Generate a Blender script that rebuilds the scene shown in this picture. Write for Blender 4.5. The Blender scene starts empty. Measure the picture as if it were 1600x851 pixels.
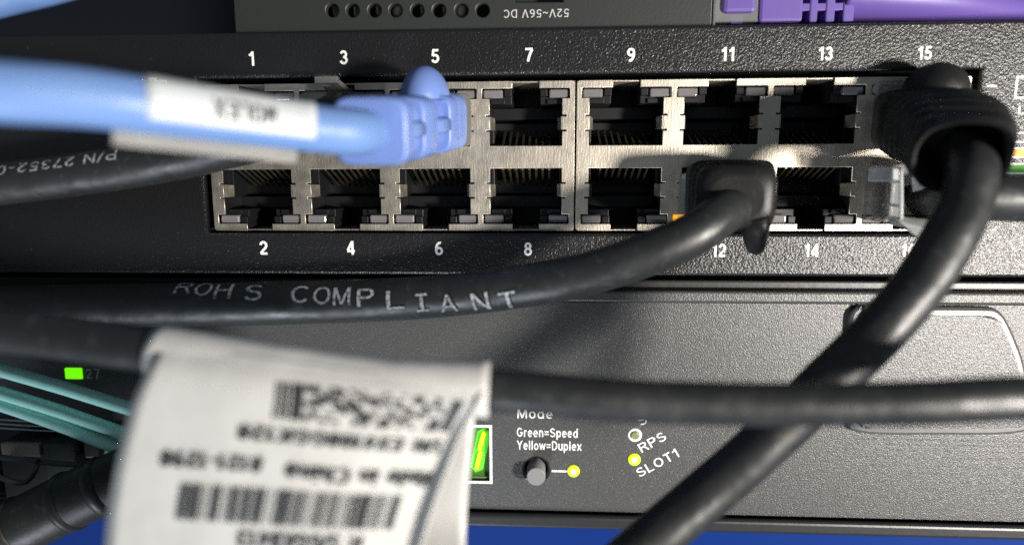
import bpy, bmesh, math, random
from mathutils import Vector, Matrix, noise
random.seed(7)
S = 0.001                                   # the script thinks in millimetres, the scene is in metres
SC = bpy.context.scene
COL = SC.collection

# ------------------------------------------------------------------ camera
CAMX, CAMY, CAMZ = -4.278, -98.499, -2.864
YAW, PITCH, ROLL, FPX = -0.054286, -0.148894, -0.003653, 1000.0
FW = Vector((math.sin(YAW)*math.cos(PITCH), math.cos(YAW)*math.cos(PITCH), math.sin(PITCH)))
_rt = Vector((math.cos(YAW), -math.sin(YAW), 0)); _up = _rt.cross(FW)
RT = _rt*math.cos(ROLL) + _up*math.sin(ROLL)
UP = -_rt*math.sin(ROLL) + _up*math.cos(ROLL)
cam_d = bpy.data.cameras.new('camera'); cam = bpy.data.objects.new('camera', cam_d); COL.objects.link(cam)
cam_d.sensor_width = 36; cam_d.lens = 36*FPX/1600
cam_d.clip_start = 0.002; cam_d.clip_end = 20
M3 = Matrix((RT, UP, -FW)).transposed()
cam.matrix_world = Matrix.Translation(Vector((CAMX, CAMY, CAMZ))*S) @ M3.to_4x4()
cam_d.dof.use_dof = True; cam_d.dof.focus_distance = 0.0985; cam_d.dof.aperture_fstop = 9.0
SC.camera = cam

# ------------------------------------------------------------------ light
W = bpy.data.worlds.new('World'); SC.world = W; W.use_nodes = True
bg = W.node_tree.nodes['Background']; bg.inputs[0].default_value = (.72, .86, 1, 1); bg.inputs[1].default_value = 0.15
def lamp(name, loc, target, size, power, col, size_y=None):
    d = bpy.data.lights.new(name, 'AREA'); d.energy = power; d.color = col
    d.shape = 'RECTANGLE' if size_y else 'DISK'; d.size = size*S
    if size_y: d.size_y = size_y*S
    o = bpy.data.objects.new(name, d); COL.objects.link(o)
    o.location = Vector(loc)*S
    o.rotation_euler = (Vector(target)-Vector(loc)).to_track_quat('-Z', 'Y').to_euler()
    return o
lamp('work_light', (205, -215, -42), (10, 0, -20), 36, 1.9, (1.0, .945, .865))
lamp('room_light', (-260, -380, -640), (-40, 0, -30), 230, 4.2, (.85, .92, 1.0))

SC.view_settings.view_transform = 'Standard'; SC.view_settings.look = 'None'
SC.view_settings.exposure = 0; SC.view_settings.gamma = 1
SC.render.engine = 'CYCLES'; SC.cycles.use_denoising = False     # keep the crisp grain of the paint
SC.cycles.max_bounces = 8; SC.cycles.transmission_bounces = 8; SC.cycles.caustics_refractive = False
SC.cycles.sample_clamp_indirect = 1.2; SC.cycles.use_adaptive_sampling = False; SC.cycles.blur_glossy = .6

# ------------------------------------------------------------------ helpers
def P(u, v, h=0.0):
    """pixel of the 1600-wide photograph -> the point h mm in front of the port face"""
    d = FW*FPX + RT*(u-800) - UP*(v-425.5)
    t = (-h-CAMY)/d.y
    return Vector((CAMX, CAMY, CAMZ)) + d*t
def PX(u, v, h=0.0): return P(u, v, h).x
def PZ(u, v, h=0.0): return P(u, v, h).z

def mat(name, col, rough=.5, metal=0., bump=None, trans=0., ior=1.5, emit=None, estr=0., spec=.5, var=None, coat=0., rvar=None):
    m = bpy.data.materials.new(name); m.use_nodes = True
    nt = m.node_tree; b = nt.nodes['Principled BSDF']
    b.inputs['Base Color'].default_value = (*col, 1); b.inputs['Roughness'].default_value = rough
    b.inputs['Metallic'].default_value = metal; b.inputs['IOR'].default_value = ior
    b.inputs['Transmission Weight'].default_value = trans
    b.inputs['Specular IOR Level'].default_value = spec
    b.inputs['Coat Weight'].default_value = coat
    if emit:
        b.inputs['Emission Color'].default_value = (*emit, 1); b.inputs['Emission Strength'].default_value = estr
    tc = nt.nodes.new('ShaderNodeTexCoord')
    def tex(scale, stretch=None, detail=2.):
        mp = nt.nodes.new('ShaderNodeMapping'); nt.links.new(tc.outputs['Object'], mp.inputs[0])
        if stretch: mp.inputs['Scale'].default_value = stretch
        n = nt.nodes.new('ShaderNodeTexNoise'); n.inputs['Scale'].default_value = scale; n.inputs['Detail'].default_value = detail
        nt.links.new(mp.outputs[0], n.inputs['Vector']); return n
    if bump:
        prev = None
        for (scale, strength, dist, stretch) in bump:
            n = tex(scale, stretch)
            bp = nt.nodes.new('ShaderNodeBump'); bp.inputs['Strength'].default_value = strength; bp.inputs['Distance'].default_value = dist
            nt.links.new(n.outputs[0], bp.inputs['Height'])
            if prev: nt.links.new(prev.outputs[0], bp.inputs['Normal'])
            prev = bp
        nt.links.new(prev.outputs[0], b.inputs['Normal'])
    if var:
        scale, col2, lo, hi, stretch = var
        n = tex(scale, stretch, 4.)
        r = nt.nodes.new('ShaderNodeValToRGB'); r.color_ramp.elements[0].position = lo; r.color_ramp.elements[1].position = hi
        r.color_ramp.elements[0].color = (*col, 1); r.color_ramp.elements[1].color = (*col2, 1)
        nt.links.new(n.outputs[0], r.inputs[0]); nt.links.new(r.outputs[0], b.inputs['Base Color'])
    if rvar:
        scale, lo, hi = rvar
        n = tex(scale, None, 4.)
        mr = nt.nodes.new('ShaderNodeMapRange'); mr.inputs[1].default_value = .3; mr.inputs[2].default_value = .7
        mr.inputs[3].default_value = lo; mr.inputs[4].default_value = hi
        nt.links.new(n.outputs[0], mr.inputs[0]); nt.links.new(mr.outputs[0], b.inputs['Roughness'])
    return m

MT = dict(
    panel=mat('grained black powder coat', (.010, .010, .011), .32, spec=.5, bump=[(3600, 1., .00011, None)], var=(1100, (.07, .07, .068), .70, .82, None)),
    lower=mat('fine grained charcoal coat', (.05, .05, .05), .38, spec=.6, bump=[(4800, 1., .00008, None)], var=(1300, (.13, .13, .128), .68, .84, None)),
    badge=mat('smooth charcoal rim', (.07, .07, .07), .40, spec=.7, bump=[(900, .15, .0001, None)]),
    smooth=mat('smooth black paint', (.014, .015, .016), .42, bump=[(900, .12, .0002, None)]),
    greybox=mat('dark grey moulded plastic', (.024, .027, .026), .5, bump=[(2600, .22, .0001, None)]),
    print=mat('white screen print', (.86, .86, .82), .55, var=(900, (.74, .74, .70), .5, .8, None)),
    dimprint=mat('grey screen print', (.5, .5, .5), .6),
    orange=mat('orange screen print', (.75, .36, .04), .6, var=(2200, (.5, .26, .03), .5, .7, None)),
    green=mat('green screen print', (.12, .42, .06), .6, var=(2200, (.09, .3, .05), .5, .7, None)),
    shield=mat('brushed nickel shield', (.64, .58, .49), .50, 1., bump=[(1500, .35, .00008, (2.5, 1, .35)), (3000, .4, .00006, None)],
               var=(260, (.52, .47, .40), .4, .75, (1, 1, .6)), rvar=(500, .44, .56)),
    cavity=mat('black jack plastic', (.008, .008, .009), .45, spec=.35),
    lens=mat('grey light pipe', (.17, .16, .165), .16, coat=.6),
    lit_amber=mat('lit amber light pipe', (.8, .35, .02), .3, emit=(1, .42, .01), estr=1.1),
    gold=mat('gold plated contact', (.46, .41, .31), .38, 1.),
    blue=mat('blue soft plastic', (.14, .22, .52), .46, bump=[(1700, .10, .00008, None)], rvar=(300, .36, .5)),
    bluecable=mat('blue cable jacket', (.125, .225, .47), .44, bump=[(350, .1, .0003, None)], rvar=(200, .4, .54)),
    black=mat('black cable jacket', (.012, .013, .014), .33, bump=[(140, .3, .0016, None), (420, .2, .0004, None), (3000, .15, .00006, None)], var=(700, (.045, .045, .043), .60, .80, None), rvar=(160, .38, .56)),
    rubber=mat('black boot rubber', (.011, .011, .011), .46, spec=.32, bump=[(2200, .22, .00012, None)], var=(900, (.04, .04, .038), .6, .82, None), rvar=(300, .4, .55)),
    purple=mat('purple soft plastic', (.115, .072, .30), .4, bump=[(900, .1, .0001, None)]),
    teal=mat('aqua fibre jacket', (.36, .72, .65), .45, bump=[(500, .1, .0002, None)], var=(700, (.31, .64, .58), .45, .8, None)),
    tan=mat('tan jacket', (.55, .33, .14), .5),
    paper=mat('white vinyl label', (.50, .495, .475), .5, bump=[(120, .3, .0014, None)], var=(60, (.44, .435, .415), .45, .85, None), coat=.15),
    ink=mat('black label ink', (.02, .02, .022), .5),
    greyink=mat('pale cable ink', (.40, .43, .46), .6, var=(2600, (.10, .11, .12), .42, .62, None)),
    brown=mat('brown wire', (.33, .09, .04), .45),
    knob=mat('grey button plastic', (.2, .2, .2), .45, bump=[(2500, .15, .0001, None)]),
    led_yellow=mat('lit yellow green lamp', (.7, .85, .02), .35, emit=(.70, .90, .0), estr=.85),
    led_green=mat('lit green lamp', (.15, .9, .02), .35, emit=(.18, 1, .0), estr=.95),
    led_core=mat('lamp core', (1, 1, .4), .3, emit=(1, 1, .28), estr=1.7),
    led_off=mat('unlit olive lamp', (.20, .22, .10), .3, coat=.5),
    filter=mat('green display filter', (.045, .17, .02), .4, bump=[(1500, .1, .0001, None)]),
    segment=mat('lit display segment', (.5, 1, .02), .4, emit=(.62, 1, .0), estr=1.7),
    steel=mat('bright steel', (.5, .5, .5), .28, 1., bump=[(700, .2, .0002, None)]),
    bluepaint=mat('blue painted case', (.0015, .02, .14), .5, spec=.12, bump=[(300, .12, .0004, None)]),
    backdrop=mat('dark rack interior', (.006, .009, .014), .8),
    beige=mat('greyish beige plastic', (.22, .19, .16), .5),
)

def clear_plastic(name, tint, milk, rough):
    m = bpy.data.materials.new(name); m.use_nodes = True; nt = m.node_tree
    for n in list(nt.nodes):
        if n.type == 'BSDF_PRINCIPLED': nt.nodes.remove(n)
    out = nt.nodes['Material Output']
    tr = nt.nodes.new('ShaderNodeBsdfTransparent'); tr.inputs[0].default_value = (*tint, 1)
    df = nt.nodes.new('ShaderNodeBsdfDiffuse'); df.inputs[0].default_value = (.75, .76, .76, 1)
    gl = nt.nodes.new('ShaderNodeBsdfGlossy'); gl.inputs['Roughness'].default_value = rough
    fr = nt.nodes.new('ShaderNodeFresnel'); fr.inputs['IOR'].default_value = 1.55
    m1 = nt.nodes.new('ShaderNodeMixShader'); m1.inputs[0].default_value = milk
    m2 = nt.nodes.new('ShaderNodeMixShader')
    nt.links.new(tr.outputs[0], m1.inputs[1]); nt.links.new(df.outputs[0], m1.inputs[2])
    nt.links.new(fr.outputs[0], m2.inputs[0]); nt.links.new(m1.outputs[0], m2.inputs[1]); nt.links.new(gl.outputs[0], m2.inputs[2])
    nt.links.new(m2.outputs[0], out.inputs[0]); return m
MT['clear'] = clear_plastic('clear polycarbonate', (.88, .90, .89), .2, .1)
MT['laminate'] = clear_plastic('clear laminate', (.72, .69, .62), .22, .25)
MT['milky'] = clear_plastic('milky plastic', (.85, .85, .84), .42, .15)
MT['smoke'] = clear_plastic('smoky polycarbonate', (.55, .53, .5), .16, .18)
MT['bluelabel'] = mat('cool white label', (.50, .53, .55), .45, bump=[(200, .12, .0008, None)])
MT['glow'] = mat('segment halo glow', (.1, .4, .02), .5, emit=(.07, .62, .0), estr=.5)

def link(name, me, m, parent=None):
    o = bpy.data.objects.new(name, me); COL.objects.link(o)
    if m is not None and not me.materials: me.materials.append(MT[m] if isinstance(m, str) else m)
    if parent: o.parent = parent
    return o
def copy(o, parent, name=None, rot=None):
    c = o.copy(); COL.objects.link(c); c.parent = parent
    return c
def thing(name, label, cat, group=None, loc=(0, 0, 0)):
    o = bpy.data.objects.new(name, None); COL.objects.link(o); o.empty_display_size = .01
    o.location = Vector(loc)*S; o['label'] = label; o['category'] = cat
    if group: o['group'] = group
    return o

class MB:
    """collects mm geometry, writes metres"""
    def __init__(s): s.bm = bmesh.new()
    def box(s, x0, x1, y0, y1, z0, z1, bev=.0, seg=2):
        r = bmesh.ops.create_cube(s.bm, size=1)
        vs = r['verts']
        for v in vs: v.co = Vector(((x0+x1)/2+v.co.x*(x1-x0), (y0+y1)/2+v.co.y*(y1-y0), (z0+z1)/2+v.co.z*(z1-z0)))
        if bev > 0:
            es = list({e for v in vs for e in v.link_edges})
            bmesh.ops.bevel(s.bm, geom=es, offset=bev, segments=seg, profile=.5, affect='EDGES')
        return s
    def hexa(s, pts):
        """eight corners: four of one end then four of the other"""
        v = [s.bm.verts.new(p) for p in pts]
        for f in ((0, 1, 2, 3), (7, 6, 5, 4), (0, 4, 5, 1), (1, 5, 6, 2), (2, 6, 7, 3), (3, 7, 4, 0)): s.bm.faces.new([v[i] for i in f])
        return s
    def rings(s, rings, cap=True, smooth=True):
        vr = [[s.bm.verts.new(p) for p in r] for r in rings]
        n = len(vr[0])
        for a, b in zip(vr, vr[1:]):
            for i in range(n):
                f = s.bm.faces.new((a[i], a[(i+1) % n], b[(i+1) % n], b[i])); f.smooth = smooth
        if cap:
            s.bm.faces.new(vr[0][::-1]); s.bm.faces.new(vr[-1])
        return s
    def cyl(s, c, axis, r, length, r2=None, n=32, bev=0.):
        ax = Vector(axis).normalized(); a = ax.orthogonal().normalized(); b = ax.cross(a); c = Vector(c)
        r2 = r if r2 is None else r2
        prof = [(0, r-bev), (bev*.3, r-bev*.3), (bev, r), (length-bev, r2), (length-bev*.3, r2-bev*.3), (length, r2-bev)] if bev else [(0, r), (length, r2)]
        s.rings([[c+ax*t+a*(q*math.cos(2*math.pi*i/n))+b*(q*math.sin(2*math.pi*i/n)) for i in range(n)] for t, q in prof])
        return s
    def ball(s, c, rx, ry, rz, n=24):
        r = bmesh.ops.create_uvsphere(s.bm, u_segments=n, v_segments=n//2, radius=1)
        for v in r['verts']: v.co = Vector(c)+Vector((v.co.x*rx, v.co.y*ry, v.co.z*rz))
        for v in r['verts']:
            for f in v.link_faces: f.smooth = True
        return s
    def mesh(s, name, sharp=None):
        bmesh.ops.recalc_face_normals(s.bm, faces=s.bm.faces)
        for v in s.bm.verts: v.co *= S
        me = bpy.data.meshes.new(name); s.bm.to_mesh(me); s.bm.free()
        return me
    def build(s, name, m, parent=None): return link(name, s.mesh(name), m, parent)

def catmull(pts, per=10):
    """pts: list of tuples of equal length -> denser list"""
    P_ = [tuple(2*a-b for a, b in zip(pts[0], pts[1]))] + list(pts) + [tuple(2*a-b for a, b in zip(pts[-1], pts[-2]))]
    out = []
    for i in range(1, len(P_)-2):
        for k in range(per):
            t = k/per
            out.append(tuple(.5*((2*b)+(-a+c)*t+(2*a-5*b+4*c-d)*t*t+(-a+3*b-3*c+d)*t**3) for a, b, c, d in zip(P_[i-1], P_[i], P_[i+1], P_[i+2])))
    out.append(tuple(pts[-1])); return out

class Path:
    """a smooth 3-D centre line with frames and arc length"""
    def __init__(s, pts, per=12, up=(0, 0, 1)):
        c = catmull([tuple(p) for p in pts], per)
        s.p = [Vector(q[:3]) for q in c]
        n = len(s.p); up = Vector(up)
        s.t = [(s.p[min(i+1, n-1)]-s.p[max(i-1, 0)]).normalized() for i in range(n)]
        s.len = [0.]
        for a, b in zip(s.p, s.p[1:]): s.len.append(s.len[-1]+(b-a).length)
        a = (up - s.t[0]*up.dot(s.t[0])).normalized(); s.u = [a]
        for i in range(1, n):
            a = (s.u[-1]-s.t[i]*s.u[-1].dot(s.t[i])).normalized(); s.u.append(a)
        s.s = [s.t[i].cross(s.u[i]) for i in range(n)]
    def at(s, L):
        L = max(0., min(s.len[-1]-1e-6, L))
        lo = 0
        while s.len[lo+1] < L: lo += 1
        f = (L-s.len[lo])/max(1e-9, s.len[lo+1]-s.len[lo])
        return (s.p[lo].lerp(s.p[lo+1], f), s.t[lo].lerp(s.t[lo+1], f).normalized(), s.u[lo].lerp(s.u[lo+1], f).normalized(), s.s[lo].lerp(s.s[lo+1], f).normalized())
    def near(s, q):
        i = min(range(len(s.p)), key=lambda k: (s.p[k]-q).length); return s.len[i]
    def toward(s, L, d):
        """angle round the tube that faces direction d"""
        p, t, u, si = s.at(L); return math.atan2(d.dot(u), d.dot(si))

def tube(path, r, n=28, l0=0., l1=None, mb=None, step=None, wob=0.):
    mb = mb or MB(); l1 = path.len[-1] if l1 is None else l1
    m = max(2, int((l1-l0)/(step or .8)))
    R = []
    for k in range(m+1):
        L = l0+(l1-l0)*k/m
        p, t, u, si = path.at(L); rr = r(L) if callable(r) else r
        R.append([p+(si*math.cos(a)+u*math.sin(a))*(rr*(1+wob*noise.noise(Vector((L*.12, math.cos(a)*.6, math.sin(a)*.6)))) if wob else rr)
                  for a in (2*math.pi*i/n for i in range(n))])
    mb.rings(R); return mb

def sleeve(path, r, l0, l1, a0, a1, n=40, thick=.12, mb=None):
    """part of a turn of sheet round the path, from angle a0 to a1"""
    mb = mb or MB(); bm = mb.bm; m = max(2, int((l1-l0)/.8)); G = [[], []]
    for k in range(m+1):
        p, t, u, si = path.at(l0+(l1-l0)*k/m)
        for q in (0, 1):
            G[q].append([bm.verts.new(p+(si*math.cos(a0+(a1-a0)*i/n)+u*math.sin(a0+(a1-a0)*i/n))*(r-thick*q)) for i in range(n+1)])
    for q in (0, 1):
        for k in range(m):
            for i in range(n):
                f = bm.faces.new((G[q][k][i], G[q][k][i+1], G[q][k+1][i+1], G[q][k+1][i])); f.smooth = True
    for k in range(m):
        for i in (0, n): bm.faces.new((G[0][k][i], G[0][k+1][i], G[1][k+1][i], G[1][k][i]))
    for i in range(n):
        for k in (0, m): bm.faces.new((G[0][k][i], G[0][k][i+1], G[1][k][i+1], G[1][k][i]))
    return mb

def loft(path, prof, mb=None, n=36, cap=True):
    """prof: list of (fraction of length, half width, half height, roundness 2=ellipse.. bigger=box)"""
    mb = mb or MB(); R = []
    for f, hw, hh, e in prof:
        p, t, u, si = path.at(f*path.len[-1])
        ring = []
        for i in range(n):
            a = 2*math.pi*i/n; c, s_ = math.cos(a), math.sin(a)
            ring.append(p+si*(math.copysign(abs(c)**(2/e), c)*hw)+u*(math.copysign(abs(s_)**(2/e), s_)*hh))
        R.append(ring)
    mb.rings(R, cap); return mb

def _arc(cx, cy, rx, ry, a0, a1, n=14):
    return [(cx+rx*math.cos(math.radians(a0+(a1-a0)*i/n)), cy+ry*math.sin(math.radians(a0+(a1-a0)*i/n))) for i in range(n+1)]
_c = .08                                          # half a stroke in from the edge
GL = {  # grotesque letters as strokes: width, [polylines]
 '0': (.58, [_arc(.29, .5, .21, .42, 90, 450, 28)]),
 '1': (.42, [[(.30, 0), (.30, 1)], [(.03, .74), (.14, .77), (.22, .83), (.28, .96)]]),
 '2': (.58, [_arc(.28, .69, .20, .23, 175, -25)+[(.40, .48), (.22, .30), (.10, .14), (.09, .09)], [(.06, .08), (.53, .08)]]),
 '3': (.58, [_arc(.27, .72, .19, .20, 165, -80)+[(.24, .52)], [(.24, .52)]+_arc(.27, .30, .22, .22, 85, -170)]),
 '4': (.60, [[(.42, 0), (.42, 1)], [(.40, .95), (.06, .32)], [(.03, .26), (.58, .26)]]),
 '5': (.58, [[(.52, .92), (.15, .92), (.10, .50)], _arc(.27, .33, .22, .25, 140, -160)]),
 '6': (.58, [_arc(.29, .31, .20, .23, 90, 450, 24), _arc(.36, .42, .27, .50, 75, 180)+[(.09, .31)]]),
 '7': (.56, [[(.02, .92), (.52, .92)], [(.49, .88), (.34, .55), (.25, .25), (.21, 0)]]),
 '8': (.58, [_arc(.29, .73, .18, .19, 90, 450, 24), _arc(.29, .30, .215, .22, 90, 450, 24)]),
 '9': (.58, [_arc(.29, .69, .20, .23, 90, 450, 24), _arc(.22, .58, .27, .50, -105, 0)+[(.49, .69)]]),
 '=': (.56, [[(.02, .60), (.54, .60)], [(.02, .32), (.54, .32)]]), '-': (.36, [[(.03, .40), (.33, .40)]]),
 '~': (.54, [[(.03, .38), (.13, .50), (.24, .47), (.32, .41), (.42, .38), (.52, .50)]]),
 '/': (.36, [[(.02, -.02), (.34, 1.02)]]), ':': (.2, [[(.1, .05), (.1, .20)], [(.1, .55), (.1, .70)]]), ' ': (.26, []),
 'A': (.70, [[(.03, 0), (.35, .97)], [(.35, .97), (.67, 0)], [(.16, .33), (.54, .33)]]),
 'C': (.70, [_arc(.36, .5, .28, .42, 42, 318, 24)]),
 'D': (.68, [[(.08, 0), (.08, 1)], [(.08, .92), (.30, .92)]+_arc(.30, .5, .30, .42, 90, -90)+[(.08, .08)]]),
 'G': (.74, [_arc(.36, .5, .29, .42, 42, 330, 24)+[(.64, .45)], [(.40, .46), (.68, .46)]]),
 'H': (.68, [[(.08, 0), (.08, 1)], [(.60, 0), (.60, 1)], [(.08, .52), (.60, .52)]]),
 'I': (.22, [[(.11, 0), (.11, 1)]]), '|': (.5, [[(.25, 0), (.25, 1)], [(.05, .06), (.45, .06)], [(.05, .94), (.45, .94)]]), 'J': (.5, [[(.41, 1), (.41, .3)]+_arc(.24, .28, .17, .20, 0, -180)]),
 'K': (.66, [[(.08, 0), (.08, 1)], [(.60, 1), (.10, .38)], [(.26, .56), (.62, 0)]]),
 'L': (.54, [[(.08, 1), (.08, 0)], [(.08, .08), (.52, .08)]]),
 'M': (.82, [[(.08, 0), (.08, 1)], [(.10, .98), (.41, .05)], [(.41, .05), (.72, .98)], [(.74, 0), (.74, 1)]]),
 'N': (.70, [[(.08, 0), (.08, 1)], [(.10, .97), (.60, .03)], [(.62, 0), (.62, 1)]]),
 'O': (.76, [_arc(.38, .5, .30, .42, 90, 450, 30)]),
 'P': (.64, [[(.08, 0), (.08, 1)], [(.08, .92), (.36, .92)]+_arc(.36, .70, .21, .22, 90, -90)+[(.08, .48)]]),
 'R': (.68, [[(.08, 0), (.08, 1)], [(.08, .92), (.38, .92)]+_arc(.38, .71, .21, .21, 90, -90)+[(.08, .50)], [(.40, .50), (.62, 0)]]),
 'S': (.64, [_arc(.31, .72, .22, .20, 20, 250, 16)+[(.36, .49)]+_arc(.32, .285, .25, .205, 65, -165, 16)]),
 'T': (.60, [[(.30, 0), (.30, .9)], [(.02, .92), (.58, .92)]]),
 'V': (.66, [[(.03, 1), (.33, .03)], [(.33, .03), (.63, 1)]]),
 'X': (.66, [[(.04, 1), (.62, 0)], [(.62, 1), (.04, 0)]]), 'E': (.6, [[(.08, 0), (.08, 1)], [(.08, .92), (.56, .92)], [(.08, .52), (.52, .52)], [(.08, .08), (.57, .08)]]),
 'Y': (.66, [[(.03, 1), (.33, .45)], [(.63, 1), (.33, .45)], [(.33, .47), (.33, 0)]]),
 'a': (.54, [_arc(.24, .52, .20, .16, 165, 0)+[(.44, 0)], _arc(.25, .22, .18, .16, 60, 330)]),
 'd': (.56, [[(.48, 0), (.48, 1)], _arc(.27, .35, .20, .29, 20, 340, 22)]),
 'e': (.55, [[(.09, .38), (.47, .38)]+_arc(.28, .36, .20, .30, 3, 318, 22)]),
 'f': (.34, [[(.14, 0), (.14, .84), (.20, .93), (.32, .93)], [(.02, .66), (.31, .66)]]),
 'h': (.54, [[(.08, 0), (.08, 1)], _arc(.27, .45, .19, .22, 180, 0)+[(.46, 0)]]), 'i': (.2, [[(.1, 0), (.1, .72)], [(.1, .86), (.1, 1)]]),
 'l': (.2, [[(.1, 0), (.1, 1)]]), 'n': (.54, [[(.08, 0), (.08, .73)], _arc(.27, .45, .19, .22, 180, 0)+[(.46, 0)]]),
 'o': (.56, [_arc(.28, .36, .21, .30, 90, 450, 26)]), 'p': (.56, [[(.08, -.26), (.08, .73)], _arc(.29, .36, .20, .29, 160, -160, 22)]),
 'r': (.34, [[(.08, 0), (.08, .73)], [(.08, .44), (.13, .60), (.22, .66), (.33, .65)]]),
 'u': (.54, [[(.46, 0), (.46, .73)], [(.08, .73)]+_arc(.27, .28, .19, .21, 180, 360)+[(.46, .4)]]),
 'w': (.74, [[(.03, .73), (.20, .04)], [(.20, .04), (.37, .70)], [(.37, .70), (.54, .04)], [(.54, .04), (.71, .73)]]),
 'x': (.52, [[(.03, .73), (.49, 0)], [(.49, .73), (.03, 0)]]),
}
def stroke_text(body, wt, track=.13):
    """(verts, faces) of a line of lettering, capital height 1; strokes lie a hair above one another"""
    V, F, x, lay = [], [], 0., 0
    for ch in body:
        w, lines = GL[ch]
        for ln in lines:
            n = len(ln); closed = math.hypot(ln[0][0]-ln[-1][0], ln[0][1]-ln[-1][1]) < 1e-4
            n0 = len(V); lay = (lay+1) % 4
            for i, (px, py) in enumerate(ln):
                a = ln[i-1] if i else (ln[-2] if closed else ln[0]); b_ = ln[i+1] if i < n-1 else (ln[1] if closed else ln[-1])
                d1 = Vector((px-a[0], py-a[1])); d2 = Vector((b_[0]-px, b_[1]-py))
                d = ((d1.normalized() if d1.length > 1e-6 else Vector((0, 0)))+(d2.normalized() if d2.length > 1e-6 else Vector((0, 0))))
                d = d.normalized() if d.length > 1e-6 else Vector((1, 0))
                ref = d1 if d1.length > 1e-6 else d2
                k = 1/max(.5, abs(d.dot(ref.normalized())))
                nx, ny = -d.y*wt/2*k, d.x*wt/2*k
                V.append(Vector((x+px+nx, py+ny, lay))); V.append(Vector((x+px-nx, py-ny, lay)))
            for i in range(n-1): F.append([n0+2*i, n0+2*i+1, n0+2*i+3, n0+2*i+2])
        x += w+track
    return V, F
def norm_text(body, w, h, bold=0., cut=None):
    """lettering scaled to w x h mm about its centre: (verts, faces)"""
    V, F = stroke_text(body, .115+bold)
    x0, x1, y0, y1 = min(v.x for v in V), max(v.x for v in V), min(v.y for v in V), max(v.y for v in V)
    sy = h/(y1-y0); sx = w/(x1-x0) if w else sy
    V = [Vector(((v.x-(x0+x1)/2)*sx, (v.y-(y0+y1)/2)*sy, v.z*.007)) for v in V]
    if cut:                                         # finer, for bending round a curved surface
        bm = bmesh.new(); bv = [bm.verts.new(v) for v in V]
        for f in F: bm.faces.new([bv[i] for i in f])
        for ax, ext in ((0, (x1-x0)*sx), (1, h)):
            for k in range(int(ext/cut)+1):
                q = -ext/2+cut*k; co = (q, 0, 0) if ax == 0 else (0, q, 0)
                bmesh.ops.bisect_plane(bm, geom=bm.verts[:]+bm.edges[:]+bm.faces[:], plane_co=co, plane_no=(1, 0, 0) if ax == 0 else (0, 1, 0))
        bm.verts.index_update(); V = [v.co.copy() for v in bm.verts]; F = [[v.index for v in f.verts] for f in bm.faces]; bm.free()
    return V, F
def mapped(name, V, F, fn, m, parent):
    me = bpy.data.meshes.new(name); me.from_pydata([fn(v)*S for v in V], [], F); me.update()
    return link(name, me, m, parent)
def print_at(name, body, u, v, wpx, hpx, h, m, parent, rot=0., bold=0., off=.03):
    """flat print on a face h mm in front, centred on pixel (u, v) and about wpx x hpx pixels"""
    c = P(u, v, h); k = (P(u+1, v, h)-c).length
    V, F = norm_text(body, wpx*k if wpx else None, hpx*k, bold)
    cr, sr = math.cos(rot), math.sin(rot)
    return mapped(name, V, F, lambda q: Vector((c.x+q.x*cr-q.y*sr, -h-off-q.z, c.z+q.x*sr+q.y*cr)), m, parent)
def wrap_text(name, body, path, L, hgt, w, angle, r, m, parent, flip=False, bold=0., slope=0.):
    V, F = norm_text(body, w, hgt, bold, cut=.8)
    sg = -1 if flip else 1
    def fn(q):
        p, t, u, si = path.at(L+sg*q.x)
        a = angle+slope*q.x-sg*(q.y/r)*wrap_text.dir
        return p+(si*math.cos(a)+u*math.sin(a))*(r+.04+q.z)
    return mapped(name, V, F, fn, m, parent)
wrap_text.dir = 1

def outline(name, loops, y, thick, bev, m, parent, close=True):
    """flat plate cut from closed 2-D loops (x, z) in mm; its front lies at y"""
    c = bpy.data.curves.new(name, 'CURVE'); c.dimensions = '2D'; c.fill_mode = 'BOTH'
    for lp in loops:
        sp = c.splines.new('POLY'); sp.points.add(len(lp)-1); sp.use_cyclic_u = True
        for pt, (x, z) in zip(sp.points, lp): pt.co = (x*S, z*S, 0, 1)
    c.extrude = max(1e-6, (thick/2-bev))*S; c.bevel_depth = bev*S; c.bevel_resolution = 1; c.offset = -bev*S
    o = bpy.data.objects.new(name, c); COL.objects.link(o)
    me = bpy.data.meshes.new_from_object(o.evaluated_get(bpy.context.evaluated_depsgraph_get()))
    bpy.data.objects.remove(o); bpy.data.curves.remove(c)
    for v in me.vertices:
        x, z, d = v.co; v.co = (x, (y+thick/2)*S - d, z)
    me.flip_normals() if False else None
    me.name = name
    return link(name, me, m, parent)
def frame_print(name, x0, x1, z0, z1, w, y, m, parent):
    b = MB()
    t = .02
    b.box(x0, x1, y-t, y, z1-w, z1); b.box(x0, x1, y-t, y, z0, z0+w)
    b.box(x0, x0+w, y-t, y, z0+w, z1-w); b.box(x1-w, x1, y-t, y, z0+w, z1-w)
    return b.build(name, m, parent)
def circle(cx, cz, r, n=40): return [(cx+r*math.cos(2*math.pi*i/n), cz+r*math.sin(2*math.pi*i/n)) for i in range(n)]

# ================================================================== setting: the dark rack behind
b = MB(); b.box(-400, 400, 230, 234, -300, 300)
bd = b.build('backdrop', 'backdrop'); bd['kind'] = 'structure'

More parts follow.
